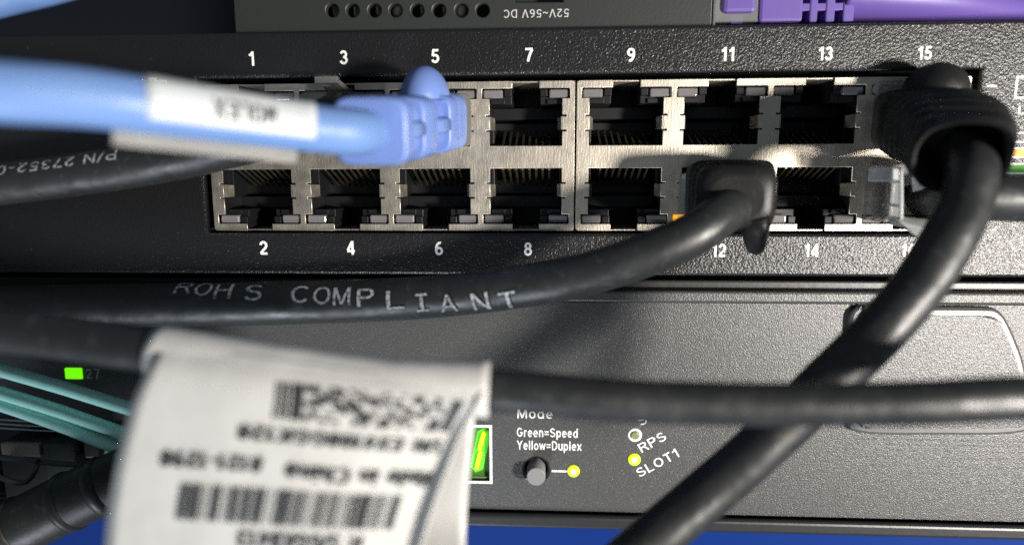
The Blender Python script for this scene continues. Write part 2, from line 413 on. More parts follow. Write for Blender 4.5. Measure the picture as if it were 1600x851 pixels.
# ================================================================== the sixteen-port switch
PITCH_, GAP = 13.97, .976
OW, LW, NW, ST, LT, OB, LZ = 10.913/2, 13.148/2, 4.032/2, 11.178, 10.106, 1.683, 8.63
def col_x(c): return (c-3.5)*PITCH_ + (GAP/2 if c >= 4 else -GAP/2)
FACE = -.7                                       # y of the painted face, a little proud of the metal
sw = thing('network_switch', 'black sixteen-port network switch with grained face, white port numbers and metal framed ports', 'network switch', loc=(0, 0, -18))
sw.location = (0, 0, 0)
ZT, ZB = PZ(1000, 41, .7), PZ(1100, 431, .7)
hole = [(-57.6, -11.55), (-57.6, 12.0), (57.5, 12.0), (57.5, -11.55)]
outer = [(-190, ZB), (190, ZB), (190, ZT), (-190, ZT)]
outline('faceplate', [outer, hole], FACE, 1.6, .45, 'panel', sw)
b = MB(); b.box(-189.5, 189.5, 15.3, 120, ZB+.3, ZT-.3, .3); b.build('chassis', 'smooth', sw)
b = MB()                                         # walls of the well between plate and chassis
b.box(-189, -58.2, .92, 15.3, ZB+.5, ZT-.5); b.box(58.2, 189, .92, 15.3, ZB+.5, ZT-.5)
b.box(-58.2, 58.2, .92, 15.3, 12.6, ZT-.5); b.box(-58.2, 58.2, .92, 15.3, ZB+.5, -12.1)
b.build('inner_frame', 'smooth', sw)

def module_outline(c0):
    xl, xr = col_x(c0)-PITCH_/2-.36, col_x(c0+3)+PITCH_/2+.36
    top, bot = [], []
    for c in range(c0, c0+4):
        x = col_x(c); sl = .22; d = .6
        def slit(side, za, zb):
            e = side*OW
            return [(x+e, za), (x+e+side*d, za), (x+e+side*d, zb), (x+e, zb)]
        ch = .15
        up = [(x-NW, ST), (x-NW, LT), (x-LW+ch, LT), (x-LW, LT-ch), (x-LW, LZ), (x-OW, LZ)]
        up += slit(-1, 6.1+sl/2, 6.1-sl/2)+slit(-1, 3.9+sl/2, 3.9-sl/2)
        up += [(x-OW, OB), (x+OW, OB)]
        up += slit(1, 3.9-sl/2, 3.9+sl/2)+slit(1, 6.1-sl/2, 6.1+sl/2)
        up += [(x+OW, LZ), (x+LW, LZ), (x+LW, LT-ch), (x+LW-ch, LT), (x+NW, LT), (x+NW, ST)]
        top += up
        bot += [(a, -z) for a, z in up]
    return [(xl, ST-.3), (xl+.3, ST)] + top + [(xr-.3, ST), (xr, ST-.3), (xr, -ST+.3), (xr-.3, -ST)] + bot[::-1] + [(xl+.3, -ST), (xl, -ST+.3)], xl, xr
tab_me = MB().hexa([Vector(p) for p in ((0, .02, -.98), (0, .02, .98), (.12, .02, .98), (.12, .02, -.98), (.55, 2.1, -.9), (.55, 2.1, .9), (.67, 2.1, .9), (.67, 2.1, -.9))]).mesh('spring_tab')
tab_me.materials.append(MT['shield'])
for c0 in (0, 4):
    pts, xl, xr = module_outline(c0)
    sh = outline('port_shield', [pts], 0., .3, .07, 'shield', sw)
    b = MB()
    b.box(xl+.02, xr-.02, .31, 14, ST-.22, ST-.04); b.box(xl+.02, xr-.02, .31, 14, -ST+.04, -ST+.22)
    b.box(xl+.02, xl+.2, .31, 14, -ST+.23, ST-.23); b.box(xr-.2, xr-.02, .31, 14, -ST+.23, ST-.23)
    b.build('shield_can', 'shield', sh)
    for c in range(c0, c0+4):
        for zs in (1, -1):
            for side in (-1, 1):
                o = link('spring_tab', tab_me, None, sh)
                o.location = Vector((col_x(c)+side*OW, 0, zs*5.0))*S
                o.scale = (-side, 1, 1)
sw['note'] = ''
del sw['note']

def jack_mesh():
    b = MB(); w = OW+.03
    # walls
    b.box(-w-.6, -w, .36, 12.5, OB-.1, LZ); b.box(w, w+.6, .36, 12.5, OB-.1, LZ)
    b.box(-w-.6, w+.6, .36, 12.5, OB-.75, OB-.1)
    b.box(-w-.6, w+.6, 11.9, 12.5, OB, ST-.3)
    # housings of the two light pipes, stepped towards the latch notch
    for s_ in (-1, 1):
        xs = sorted((s_*(NW+.15), s_*(LW+.2)))
        b.box(xs[0], xs[1], 1.3, 11.9, LZ-.75, LT+.1, .1)
        xs = sorted((s_*(NW+.15), s_*(LW-3.35)))
        b.box(xs[0], xs[1], .5, 1.6, LZ+.35, LT-.1, .08)
        xs = sorted((s_*(LW-3.35), s_*(OW-.1)))
        b.box(xs[0], xs[1], .9, 2.2, LZ-.72, LZ-.05, .06)
        xs = sorted((s_*(NW+.02), s_*(NW+.5)))
        b.box(xs[0], xs[1], .45, 11, LT-.05, ST-.3)
    b.box(-w, w, 6.2, 11.9, 6.0, LZ-.8, .12)       # ledge over the contacts
    b.box(-w, w, 8.6, 11.9, 3.4, 5.7, .12)
    b.box(-w, -w+.5, 2.6, 9, OB, 5.6, .08)
    b.box(w-.35, w, 3.2, 9, OB, 5.6, .08)
    # comb between the contacts
    for k in range(9):
        x = (k-4)*1.02
        b.box(x-.11, x+.11, 6.2, 9.5, OB-.05, OB+.55)
    return b.mesh('ethernet_port')
jack_up = jack_mesh(); jack_up.materials.append(MT['cavity'])
def flipped(me):
    bm = bmesh.new(); bm.from_mesh(me)
    for v in bm.verts: v.co.z *= -1
    bmesh.ops.reverse_faces(bm, faces=bm.faces)
    m2 = bpy.data.meshes.new(me.name); bm.to_mesh(m2); bm.free()
    for m_ in me.materials: m2.materials.append(m_)
    return m2
jack_dn = flipped(jack_up)
def contact_mesh():
    b = MB()
    a = [Vector((x, y, z)) for x, y, z in ((-.16, 1.6, OB+.02), (.16, 1.6, OB+.02), (.16, 1.6, OB+.18), (-.16, 1.6, OB+.18))]
    c = [Vector((x, y, z)) for x, y, z in ((-.16, 7.6, OB+2.5), (.16, 7.6, OB+2.5), (.16, 7.5, OB+2.7), (-.16, 7.5, OB+2.7))]
    b.hexa(a+c); return b.mesh('contact')
con_up = contact_mesh(); con_up.materials.append(MT['gold']); con_dn = flipped(con_up)
def lens_mesh(s_):
    b = MB(); xs = sorted((s_*(LW-.12), s_*(LW-3.1)))
    b.box(xs[0], xs[1], .42, 6, LZ+.12, LT-.1, .28, 4)
    return b.mesh('indicator_lamp')
lens_me = {}
for s_ in (-1, 1):
    m_ = lens_mesh(s_); m_.materials.append(MT['lens']); lens_me[s_, 1] = m_; lens_me[s_, -1] = flipped(m_)
amber = lens_me[-1, -1].copy(); amber.materials.clear(); amber.materials.append(MT['lit_amber'])
for c in range(8):
    for zs in (1, -1):
        n = 2*c+(1 if zs == 1 else 2)
        j = link('ethernet_port', jack_up if zs == 1 else jack_dn, None, sw); j.location = (col_x(c)*S, 0, 0)
        for s_ in (-1, 1):
            o = link('indicator_lamp', amber if (n == 12 and s_ == -1) else lens_me[s_, zs], None, j)
            if n == 12 and s_ == -1: o['label'] = 'lit amber indicator lamp'
        if n in (5, 12, 15, 3): continue            # filled ports hide their contacts
        for k in range(8):
            o = link('contact', con_up if zs == 1 else con_dn, None, j); o.location = ((k-3.5)*1.02*S, 0, 0)

H = -FACE
for s_, u, v in (('1', 393, 92), ('3', 537, 90), ('5', 680, 88), ('7', 827, 86), ('9', 986, 86), ('11', 1137, 85), ('13', 1290, 84), ('15', 1445, 83),
                 ('2', 412, 387), ('4', 548, 387), ('6', 686, 388), ('8', 825, 389), ('10', 975, 390), ('12', 1123, 391), ('14', 1268, 391), ('16', 1419, 391)):
    w = {'1': 8}.get(s_, 12.5 if len(s_) == 1 else (20 if s_ == '11' else 22))
    print_at('port_number', s_, u, v, w, 21, H, 'print', sw, bold=.055)
# printed legend at the right end
def px_rect(u0, u1, v0, v1, h): return PX(u0, (v0+v1)/2, h), PX(u1, (v0+v1)/2, h), PZ(u0, v1, h), PZ(u0, v0, h)
x0, x1, z0, z1 = px_rect(1586, 1660, 119, 155, H); frame_print('printed_outline', x0, x1, z0, z1, .3, FACE-.01, 'print', sw)
print_at('printed_letters', 'LINK', 1622, 172, 62, 14, H, 'print', sw)
def bar(name, u0, u1, v0, v1, m, parent, h=None, y=None):
    x0, x1, z0, z1 = px_rect(u0, u1, v0, v1, h if h is not None else H)
    b = MB(); yy = FACE if y is None else y; b.box(x0, x1, yy-.03, yy-.01, z0, z1); return b.build(name, m, parent)
bar('printed_dash', 1542, 1557.5, 133.3, 136.2, 'print', sw)
bar('printed_line', 1574, 1670, 207, 209.5, 'print', sw); bar('printed_line', 1574, 1670, 221, 223.5, 'print', sw)
for (m_, v0, v1) in (('orange', 231, 247), ('green', 255, 272)):
    x0, x1, z0, z1 = px_rect(1572, 1670, v0, v1, H)
    o = frame_print('legend_swatch', x0, x1, z0, z1, .22, FACE-.01, 'print', sw)
    b = MB(); b.box(x0+.25, x1-.25, FACE-.03, FACE-.012, z0+.25, z1-.25); b.build('colour_fill', m_, o)
x0, x1, z0, z1 = px_rect(213, 265, 125.5, 222, H)
o = frame_print('printed_outline', x0, x1, z0, z1, .3, FACE-.01, 'print', sw)
xa, xb, za, zb = px_rect(232, 245, 121.5, 128, H); b = MB(); b.box(xa, xb, FACE-.033, FACE-.012, za, zb); b.build('printed_notch', 'print', sw)
bar('printed_dash', 291, 303, 138.5, 141, 'print', sw)

# ================================================================== lower switch with mode button and digit display
lo = thing('network_switch', 'charcoal switch beneath, with mode button, green digit display and yellow lamps', 'network switch')
LF = 0.6                                        # y of its face
HL = -LF
zlt, zlb = PZ(1200, 473.5, HL), PZ(1200, 806, HL)
zlip = PZ(1200, 455.5, HL+1.2)
# face with holes for the display and the button
bc = P(838, 733, HL); br = 2.25
dx0, dx1, dz0, dz1 = PX(560, 700, HL), PX(763.5, 700, HL), PZ(700, 749.5, HL), PZ(700, 668, HL)
xl0 = PX(232, 650, HL)
face_loops = [[(-190, zlb), (190, zlb), (190, zlt), (-190, zlt)], circle(bc.x, bc.z, br), [(dx0, dz0), (dx1, dz0), (dx1, dz1), (dx0, dz1)]]
sx0, sx1, sz0, sz1 = -160, PX(150, 690, HL), PZ(60, 800, HL), PZ(60, 648, HL)
face_loops.append([(sx0, sz0), (sx1, sz0), (sx1, sz1), (sx0, sz1)])
outline('faceplate', face_loops, LF, 1.4, .12, 'lower', lo)
b = MB(); b.box(-189, 189, 14, 150, zlb-1, zlt, .2); b.build('chassis', 'smooth', lo)
b = MB(); b.box(-190, 190, LF-1.3, 14, zlt+.25, zlip, .35); b.build('top_lip', 'lower', lo)
b = MB(); b.box(-190, 190, LF+1.2, 14, zlip-.4, zlip+1.3, .3); b.build('top_cover', 'smooth', lo)
zb2 = PZ(1200, 830, HL)
b = MB(); b.box(-190, 190, LF-.9, 14, zb2, zlb-.35, .6, 3); b.build('bottom_lip', 'smooth', lo)
b = MB(); b.box(-190, 190, LF+.3, 14, zlb-.6, zlb-.02); b.build('shadow_gap', 'smooth', lo)
b = MB(); b.box(-190, 190, LF+.35, 14, zlt-.02, zlt+.6); b.build('upper_gap', 'smooth', lo)
# display
b = MB(); b.box(dx0-.5, dx1+.5, LF+.9, LF+2, dz0-.5, dz1+.5); dsp = b.build('digit_display', 'filter', lo)
frame_print('display_outline', PX(556, 700, HL), PX(769, 700, HL), PZ(700, 753.5, HL), PZ(700, 662.5, HL), .42, LF-.01, 'print', lo)
b = MB(); b.box(dx0, dx1, LF+.5, LF+.9, PZ(700, 747, HL), PZ(700, 745.2, HL)); b.build('display_ledge', 'beige', dsp)
def seg(u0, v0, u1, v1, w):
    a, c = P(u0, v0, HL-.8), P(u1, v1, HL-.8); d = (c-a).normalized(); n_ = Vector((-d.z, 0, d.x))*w/2
    b = MB(); y = Vector((0, .12, 0))
    q = [a, a+d*w*.4+n_, c-d*w*.4+n_, c, c-d*w*.4-n_, a+d*w*.4-n_]
    b.rings([[p+y for p in q], [p-y*3 for p in q]], smooth=False); return b
seg(756.5, 674, 749, 702, .62).build('lit_segment', 'segment', dsp)
seg(751, 704, 744.5, 732, .62).build('lit_segment', 'segment', dsp)
seg(758, 668, 743, 738, 2.2).build('segment_halo', 'glow', dsp)  # halo of the lit segments, put in as a wider emissive bar
for o_ in list(dsp.children):
    if o_.name.startswith('segment_halo'): o_.location.y = .42*S
# mode button
b = MB(); b.cyl(bc+Vector((0, 6, 0)), (0, -1, 0), 1.5, 8.6, 1.5, 40, .12); b.build('mode_button', 'knob', lo)
b = MB()
n = 48
b.rings([[Vector((bc.x+r*math.cos(2*math.pi*i/n), y, bc.z+r*math.sin(2*math.pi*i/n))) for i in range(n)] for r, y in ((br+.02, LF+.2), (br+.02, LF+5), (1.6, LF+5), (1.6, LF+4.6), (br-.3, LF+4.6), (br-.3, LF+.2), (br+.02, LF+.2))], cap=False)
b.build('button_bezel', 'smooth', lo)
bar('printed_line', 862, 887, 733.8, 736.6, 'print', lo, HL, LF)
def round_lamp(u, v, r, m, ring=None):
    c = P(u, v, HL)
    b = MB(); b.cyl(Vector((c.x, LF+.4, c.z)), (0, -1, 0), r, .75, r, 32, .22); o = b.build('indicator_lamp', m, lo)
    if m == 'led_yellow':
        b = MB(); b.ball(Vector((c.x, LF-.33, c.z)), .5, .16, .5, 20); b.build('lamp_core', 'led_core', o)
    if ring:
        b = MB(); n = 36
        b.rings([[Vector((c.x+q*math.cos(2*math.pi*i/n), y, c.z+q*math.sin(2*math.pi*i/n))) for i in range(n)] for q, y in ((ring, LF+.01), (ring, LF-.06), (r-.03, LF-.06), (r-.03, LF+.01))], cap=False)
        b.build('printed_ring', 'print', o)
    return o
round_lamp(896, 735, 1.0, 'led_yellow'); round_lamp(991, 717, 1.0, 'led_yellow'); round_lamp(992, 679, .72, 'led_off', 1.12)
print_at('printed_letters', 'Mode', 836, 645, 55, 17, HL, 'print', lo)
print_at('printed_letters', 'Green=Speed', 855, 677, 95, 19, HL, 'print', lo, bold=.02)
print_at('printed_letters', 'Yellow=Duplex', 858, 697, 101, 19.5, HL, 'print', lo, bold=.02)
print_at('printed_letters', 'RPS', 1019, 690, 45, 16, HL, 'print', lo, math.radians(31))
print_at('printed_letters', 'SLOT1', 1027, 722.5, 71, 15.5, HL, 'print', lo, math.radians(31))
print_at('printed_letters', 'S', 1003, 655, 12, 17, HL, 'print', lo, math.radians(31))
# left end: green lamp numbered 27
x0, x1, z0, z1 = px_rect(103, 129, 574, 591, HL)
b = MB(); b.box(x0, x1, LF-.3, LF+1, z0, z1, .15); b.build('indicator_lamp', 'led_green', lo)
print_at('printed_letters', '27', 145.5, 583.5, 22, 16, HL, 'dimprint', lo)
bar('printed_line', -20, 12, 587.5, 590.5, 'dimprint', lo, HL, LF)
# raised badge at the right end
def badge(name, inset, y, th, bev, m, par=None):
    ctl = [(1324, 640), (1322, 560), (1322, 505), (1325, 487), (1333, 478.5), (1345, 476), (1450, 477), (1535, 478), (1550, 480.5), (1562, 490), (1572, 507), (1582, 530), (1592, 557), (1599, 590), (1603, 640), (1590, 672), (1460, 676), (1335, 672)]
    q = [P(u, v, HL) for u, v in ctl]; cx = sum(p.x for p in q)/len(q); cz = sum(p.z for p in q)/len(q)
    cc = catmull([(p.x, p.z) for p in q]+[(q[0].x, q[0].z)], 5)[:-1]
    out = []
    n = len(cc)
    for i in range(n):
        a, b_, c = cc[i-1], cc[i], cc[(i+1) % n]
        tx, tz = c[0]-a[0], c[1]-a[1]; l = math.hypot(tx, tz)
        out.append((b_[0]+tz/l*inset, b_[1]-tx/l*inset))
    return outline(name, [out], y, th, bev, m, par or lo)
bdg = badge('badge_plate', 0, LF-1.1, 1.2, .55, 'badge')
badge('badge_panel', 1.5, LF-1.35, .5, .22, 'lower', bdg)
b = MB()
for v in (686, 694, 703, 714, 727, 738, 751, 763, 776):
    x0, x1 = PX(1308, v, HL), PX(1700, v, HL); z = PZ(1400, v, HL)
    b.box(x0, x1, LF-.05, LF+.05, z-.09, z+.09, .04)
b.build('ribbed_strip', 'lower', lo)
# sockets for optical modules at the left end
b = MB()
b.box(sx0, sx1+.3, 11, 12, sz0-.3, sz1+.3)
b.box(sx0, sx1, 1.2, 11, sz1-.02, sz1+.5); b.box(sx0, sx1, 1.2, 11, sz0-.5, sz0+.02)
b.box(sx1-.02, sx1+.5, 1.2, 11, sz0, sz1)
sk = b.build('module_socket', 'smooth', lo)
b = MB()
for k in range(3):
    z = sz1-.7-k*.75
    pa = Path([Vector((sx1-26, .2, z)), Vector((sx1-17, -.4, z+.25)), Vector((sx1-9, -.2, z-.2)), Vector((sx1-1.2, .4, z-.5))])
    tube(pa, .16, 10, mb=b)
b.build('spring_finger', 'steel', sk)

# ================================================================== small box standing upside down on the switch
ub = thing('power_box', 'dark grey box upside down on the switch, with round vent holes and voltage print', 'power box')
UF = 2.5; HU = -UF
uz = ZT+.05; ux0, ux1 = PX(366, 25, HU), PX(1113, 20, HU)
vents = [P(u, 16.5, HU) for u in (519, 551, 585, 618, 652, 686, 721, 754)]
sock = (PX(805, 0, HU), PX(880, 0, HU), PZ(840, 3.5, HU))
outline('front_panel', [[(ux0, uz), (ux1, uz), (ux1, uz+26), (ux0, uz+26)]] + [circle(p.x, p.z, .98, 28) for p in vents] +
        [[(sock[0], sock[2]), (sock[1], sock[2]), (sock[1], sock[2]+9), (sock[0], sock[2]+9)]], UF, 1.2, .2, 'greybox', ub)
b = MB(); b.box(ux0, ux1, UF+4.5, 95, uz, uz+26, .4)
b.box(ux0+.05, ux0+1, UF+1.22, UF+4.6, uz+.05, uz+25.9); b.box(ux1-1, ux1-.05, UF+1.22, UF+4.6, uz+.05, uz+25.9); b.box(ux0+1, ux1-1, UF+1.22, UF+4.6, uz+.05, uz+.8)
b.build('case', 'greybox', ub)
b = MB()
for i, p in enumerate(vents):
    if i in (0, 1, 2, 4, 5): b.box(p.x-.5+.25*i, p.x+.35+.2*i, UF+2.2, UF+3, p.z-1.3, p.z+1.3)
b.build('inner_board', 'beige', ub)
print_at('printed_letters', '52V~56V DC', 838, 21.5, 102, 13, HU, 'dimprint', ub, math.pi, bold=.01)
b = MB(); b.box(ux1+.05, ux1+.45, UF-.15, 60, uz+.02, uz+26, .1); b.build('end_rim', 'steel', ub)

# ================================================================== blue case below
bl = thing('equipment_case', 'glossy blue equipment case along the bottom, under the charcoal switch', 'equipment case')
b = MB(); b.box(-190, 190, 5, 150, zb2-40, zb2-.4, .5); b.build('case_body', 'bluepaint', bl)
b = MB(); zz = PZ(800, 842, .2)
b.box(-190, 190, 4.4, 4.95, zz-20, zz, .2); b.build('front_panel', 'bluepaint', bl)

# ================================================================== cables with plugs
GRP = 'patch cables in front of the switches'
def plug_body(parent, path, m='clear', hw=5.8, hh=4.0):
    """square clear plug: shell in walls so that it reads as hollow"""
    b = MB(); loft(path, [(0, hw, hh, 9), (.03, hw, hh, 9), (.97, hw, hh, 9), (1, hw-.15, hh-.15, 9)], b, 40)
    return b.build('plug', m, parent)

# ---- blue cable in port 5
cb = thing('ethernet_cable', 'light blue patch cable with moulded boot and white wrap-around label', 'cable', GRP)
bp = Path([P(677, 188, -6), P(676, 188, 0), P(668, 190, 4), P(647, 194, 11), P(608, 201, 21), P(578, 206, 29.5)], 8)
plug_body(cb, Path([P(678, 187, -8), P(676, 188, 2.5)], 4), 'clear', 5.75, 3.9)
L = bp.len[-1]
s0 = 9/L
def bf(t): return s0+(1-s0)*t
mb = MB()
def hwf(t): return 5.75-1.75*t
def hhf(t): return 4.15-.55*t
loft(bp, [(bf(t), hwf(t)*.79, hhf(t)*.84, 4) for t in (0, .3, .6, 1)], mb)
def fullseg(t0, t1, k=1., kh=1., e=5.):
    d = (t1-t0)*.10
    loft(bp, [(bf(t0), hwf(t0)*k-.35, hhf(t0)*kh-.3, e), (bf(t0+d*.4), hwf(t0)*k-.1, hhf(t0)*kh-.1, e), (bf(t0+d), hwf(t0+d)*k, hhf(t0+d)*kh, e), (bf(t1-d), hwf(t1-d)*k, hhf(t1-d)*kh, e), (bf(t1-d*.4), hwf(t1)*k-.1, hhf(t1)*kh-.1, e), (bf(t1), hwf(t1)*k-.35, hhf(t1)*kh-.3, e)], mb)
for t0, t1 in ((0, .17), (.165, .31), (.50, .69), (.89, .998)): fullseg(t0, t1, 1 if t0 else 1.0)
for t0, t1 in ((.29, .52), (.67, .91)): loft(bp, [(bf(t), hwf(t)*.985, hhf(t)*.3, 5) for t in (t0, (t0+t1)/2, t1)], mb)
mb.build('boot', 'blue', cb)
mb = MB(); c = P(664, 158, 9); mb.ball(c+Vector((0, .5, .2)), 3.35, 5.0, 4.5, 32); 
pp = Path([P(673, 160, 3), P(662, 157, 9), P(650, 160, 15)], 6)
loft(pp, [(0, 4.3, .35, 3), (.5, 4.2, .4, 3), (1, 3.2, .3, 3)], mb)
mb.build('latch_cover', 'blue', cb)
ctr = [P(604, 203, 20), P(580, 206, 28), P(552, 207, 32), P(500, 202, 34), P(420, 192, 36.5), P(330, 180, 40.5), P(230, 166, 44.5), P(120, 152, 47.5), P(0, 144, 50), P(-140, 132, 52), P(-300, 118, 53)]
cp = Path(ctr, 12)
RB = 2.35
mb = tube(cp, RB); mb.build('jacket', 'bluecable', cb)
la, lb_ = cp.near(P(487, 201, 33.4)), cp.near(P(222, 165, 44.7))
front = Vector((CAMX, CAMY, CAMZ))-cp.at((la+lb_)/2)[0]; front.normalize()
ang = cp.toward((la+lb_)/2, front)
upa = cp.toward((la+lb_)/2, Vector((0, 0, 1)))
sgn = 1 if math.sin(upa-ang) > 0 else -1
lab = sleeve(cp, RB+.16, la, lb_, ang-sgn*.42, ang+sgn*2.9).build('cable_label', 'bluelabel', cb)
lam = sleeve(cp, RB+.10, la-.4, lb_+.3, ang-sgn*.40, ang-sgn*2.4)
# the clear tail of the label, stuck to itself below the cable
def strip(path, l0, l1, r, a, length, thick, tilt=0., end=1.):
    b = MB(); R = []; m = 16
    for k in range(m+1):
        L_ = l0+(l1-l0)*k/m; p, t, u, si = path.at(L_)
        d = si*math.cos(a)+u*math.sin(a); d2 = t.cross(d).normalized()
        ln = length*(1+(end-1)*k/m)
        q = [p+d*(r*.6)+d2*thick/2, p+d*(r+ln)+d2*(thick/2+tilt), p+d*(r+ln)-d2*(thick/2-tilt), p+d*(r*.6)-d2*thick/2]
        R.append(q)
    b.rings(R, smooth=False); return b
tail = strip(cp, la+1.2, lb_+2.0, RB, ang-sgn*1.75, 1.35, .25, 0., .9).build('label_tail', 'laminate', lab)
wrap_text.dir = sgn
V_l = (la+lb_)/2
wrap_text('printed_letters', 'MOLEX', cp, cp.near(P(366, 184, 39)), 1.9, 6.2, ang+sgn*.28, RB+.17, 'ink', lab, bold=.08)

# ---- black cable in port 3, with part number print
c3 = thing('ethernet_cable', 'black cable running behind the blue one, with a part number in small pale print', 'cable', GRP)
p3 = Path([P(535, 176, 0), P(528, 178, 6), P(500, 192, 10.5), P(440, 209, 12), P(370, 225, 13), P(290, 244, 13), P(190, 262, 13), P(90, 276, 13), P(0, 287, 13), P(-120, 305, 12), P(-300, 330, 10)], 12)
R3 = 2.95
tube(p3, R3).build('jacket', 'black', c3)
pl3 = plug_body(c3, Path([P(533, 186, -8), P(532, 186, 3)], 4), 'smoke', 5.75, 3.9)
mb = MB()
a0, a1, z_ = P(497, 124, 5.0), P(530, 124, 5.0), 0
A = [P(499, 122, 5.2), P(527, 122, 5.2), P(527, 130, 4.6), P(499, 130, 4.6)]
Bq = [P(524, 150, -1), P(560, 150, -1), P(560, 157, -1), P(524, 157, -1)]
mb.hexa(A+Bq)
mb.box(P(513, 126, 5).x-1.75, P(513, 126, 5).x+1.6, -5.9, -4.9, P(513, 126, 5).z-.5, P(513, 126, 5).z+.5, .12)
mb.build('latch', 'smoke', c3)
Lt = p3.near(P(108, 254, 13)); fr = (Vector((CAMX, CAMY, CAMZ))-p3.at(Lt)[0]).normalized()
a3 = p3.toward(Lt, fr); up3 = p3.toward(Lt, Vector((0, 0, 1))); sg3 = 1 if math.sin(up3-a3) > 0 else -1
wrap_text.dir = sg3
wrap_text('printed_letters', 'P/N 27352-03 R', p3, p3.near(P(85, 262, 13)), 1.55, 21.5, a3+sg3*.62, R3+.05, 'greyink', c3)

# ---- black cable in port 12, ROHS print
c12 = thing('ethernet_cable', 'thick black cable in port 12 whose jacket bends left, reading ROHS COMPLIANT', 'cable', GRP)
p12 = Path([P(1150, 312, 7), P(1148, 320, 10.5), P(1122, 339, 14), P(1080, 368, 15.8), P(1000, 401, 15.8), P(900, 432, 14.5), P(800, 449, 12.5), P(700, 461, 11), P(600, 468, 10.5), P(480, 472, 10.5), P(300, 476, 11), P(120, 478, 11), P(-40, 480, 11), P(-300, 486, 10)], 12)
R12 = 3.15
tube(p12, lambda L_: 2.72+.4*min(1, L_/70)).build('jacket', 'black', c12)
b12 = Path([P(1126, 308, -3), P(1132, 307, 2), P(1141, 306, 6.5), P(1148, 307, 10), P(1152, 309, 13)], 6)
plug_body(c12, Path([P(1119, 311, -8), P(1123, 311, 3.5)], 4), 'clear', 5.75, 3.9)
mb = MB()
loft(b12, [(.3, 5.6, 4.7, 7), (.33, 5.75, 4.95, 7), (.62, 5.75, 5.0, 7), (.66, 5.6, 4.85, 6), (.66, 5.25, 4.5, 5), (.69, 5.25, 4.5, 5), (.69, 5.5, 4.7, 5), (.77, 5.42, 4.6, 5), (.77, 5.1, 4.3, 4.5), (.80, 5.1, 4.3, 4.5), (.80, 5.3, 4.45, 4.5), (.90, 5.1, 4.25, 4.2), (.95, 4.8, 3.95, 3.8), (.98, 4.2, 3.4, 3.2), (1, 3.3, 2.8, 2.6)], mb, 48)
mb.build('boot', 'rubber', c12)
mb = MB(); lp = Path([P(1178, 335, 12), P(1181, 362, 11), P(1181, 380, 10), P(1180, 391, 9)], 6)
loft(lp, [(0, 2.0, 1.5, 3), (.4, 1.75, 1.3, 3), (.8, 1.35, 1.2, 3), (.95, 1.1, 1.0, 2.5), (1, .7, .7, 2)], mb, 24)
mb.build('latch_cover', 'rubber', c12)
def facing(path, L_):
    fr = (Vector((CAMX, CAMY, CAMZ))-path.at(L_)[0]).normalized()
    a = path.toward(L_, fr); u_ = path.toward(L_, Vector((0, 0, 1))); s_ = 1 if math.sin(u_-a) > 0 else -1
    return a, s_
def letters(body, path, spots, hmm, wmm, r, m, par):
    """each letter put round the tube where the print has twisted to"""
    V, F = [], []
    for ch, (u, v) in zip(body, spots):
        i = min(range(len(path.p)), key=lambda k: abs(proj(path.p[k])[0]-u)); Lc = path.len[i]
        a, s_ = facing(path, Lc)
        c = path.p[i]; pv = proj(c)[1]; k = pixel_mm(c)
        off = max(-.95, min(.95, (pv-v)*k/r)); ac = a+s_*math.asin(off)
        v2, f2 = norm_text(ch, wmm*(.7 if ch == '|' else 1), hmm, .0, cut=.5)
        n0 = len(V)
        sx = 1 if RT.dot(path.t[i]) > 0 else -1
        for q in v2:
            p, t, uu, si = path.at(Lc+sx*q.x); al = ac+s_*q.y/r
            V.append(p+(si*math.cos(al)+uu*math.sin(al))*(r+.06+q.z))
        F += [[x+n0 for x in f] for f in f2]
    me = bpy.data.meshes.new('printed_letters'); me.from_pydata([v*S for v in V], [], F); me.update()
    return link('printed_letters', me, m, par)
def proj(p):
    d = p-Vector((CAMX, CAMY, CAMZ)); w = d.dot(FW); return 800+FPX*d.dot(RT)/w, 425.5-FPX*d.dot(UP)/w
def pixel_mm(p): return (p-Vector((CAMX, CAMY, CAMZ))).dot(FW)/FPX
letters('ROHSCOMPL|ANT', p12, [(300, 449), (334, 451), (368, 454), (403, 456), (478, 459), (512, 461), (546, 462), (583, 464), (628, 468), (670, 472), (712, 473), (755, 470), (800, 468)], 2.55, 2.45, R12, 'greyink', c12)

# ---- black cable in port 15
c15 = thing('ethernet_cable', 'black cable in port 15 with snagless ribbed boot, bending down across both switches', 'cable', GRP)
b15 = Path([P(1427, 180, -4), P(1432, 184, 1), P(1443, 190, 5), P(1463, 198, 10), P(1485, 208, 15.5), P(1498, 229, 20), P(1503, 248, 22.5)], 8)
plug_body(c15, Path([P(1427, 168, -8), P(1430, 168, 2)], 4), 'clear', 5.75, 3.9)
mb = MB()
prof = [(.22, 5.5, 4.0, 5), (.24, 5.8, 4.25, 5), (.42, 5.8, 4.4, 4.5)]
t = .44
while t < .93:
    k = 1-(t-.42)*.26
    prof += [(t, 5.5*k, 4.3*k, 4.2), (t+.026, 5.5*k, 4.3*k, 4.2), (t+.030, 5.85*k, 4.66*k, 4.), (t+.068, 5.83*k, 4.64*k, 4.), (t+.073, 5.5*k, 4.3*k, 4.)]; t += .085
prof += [(.955, 4.75, 4.5, 2.8), (.975, 4.9, 4.65, 2.6), (1, 4.75, 4.5, 2.6)]
loft(b15, prof, mb, 48, False)
loft(b15, [(1, 4.75, 4.5, 2.6), (.99, 4.35, 4.1, 2.5), (.85, 4.0, 3.7, 2.4), (.8, .5, .5, 2)], mb, 48, False)
mb.build('boot', 'rubber', c15)
mb = MB(); mb.ball(P(1461, 143, 5.0), 4.05, 4.2, 3.8, 32); mb.build('latch_cover', 'rubber', c15)
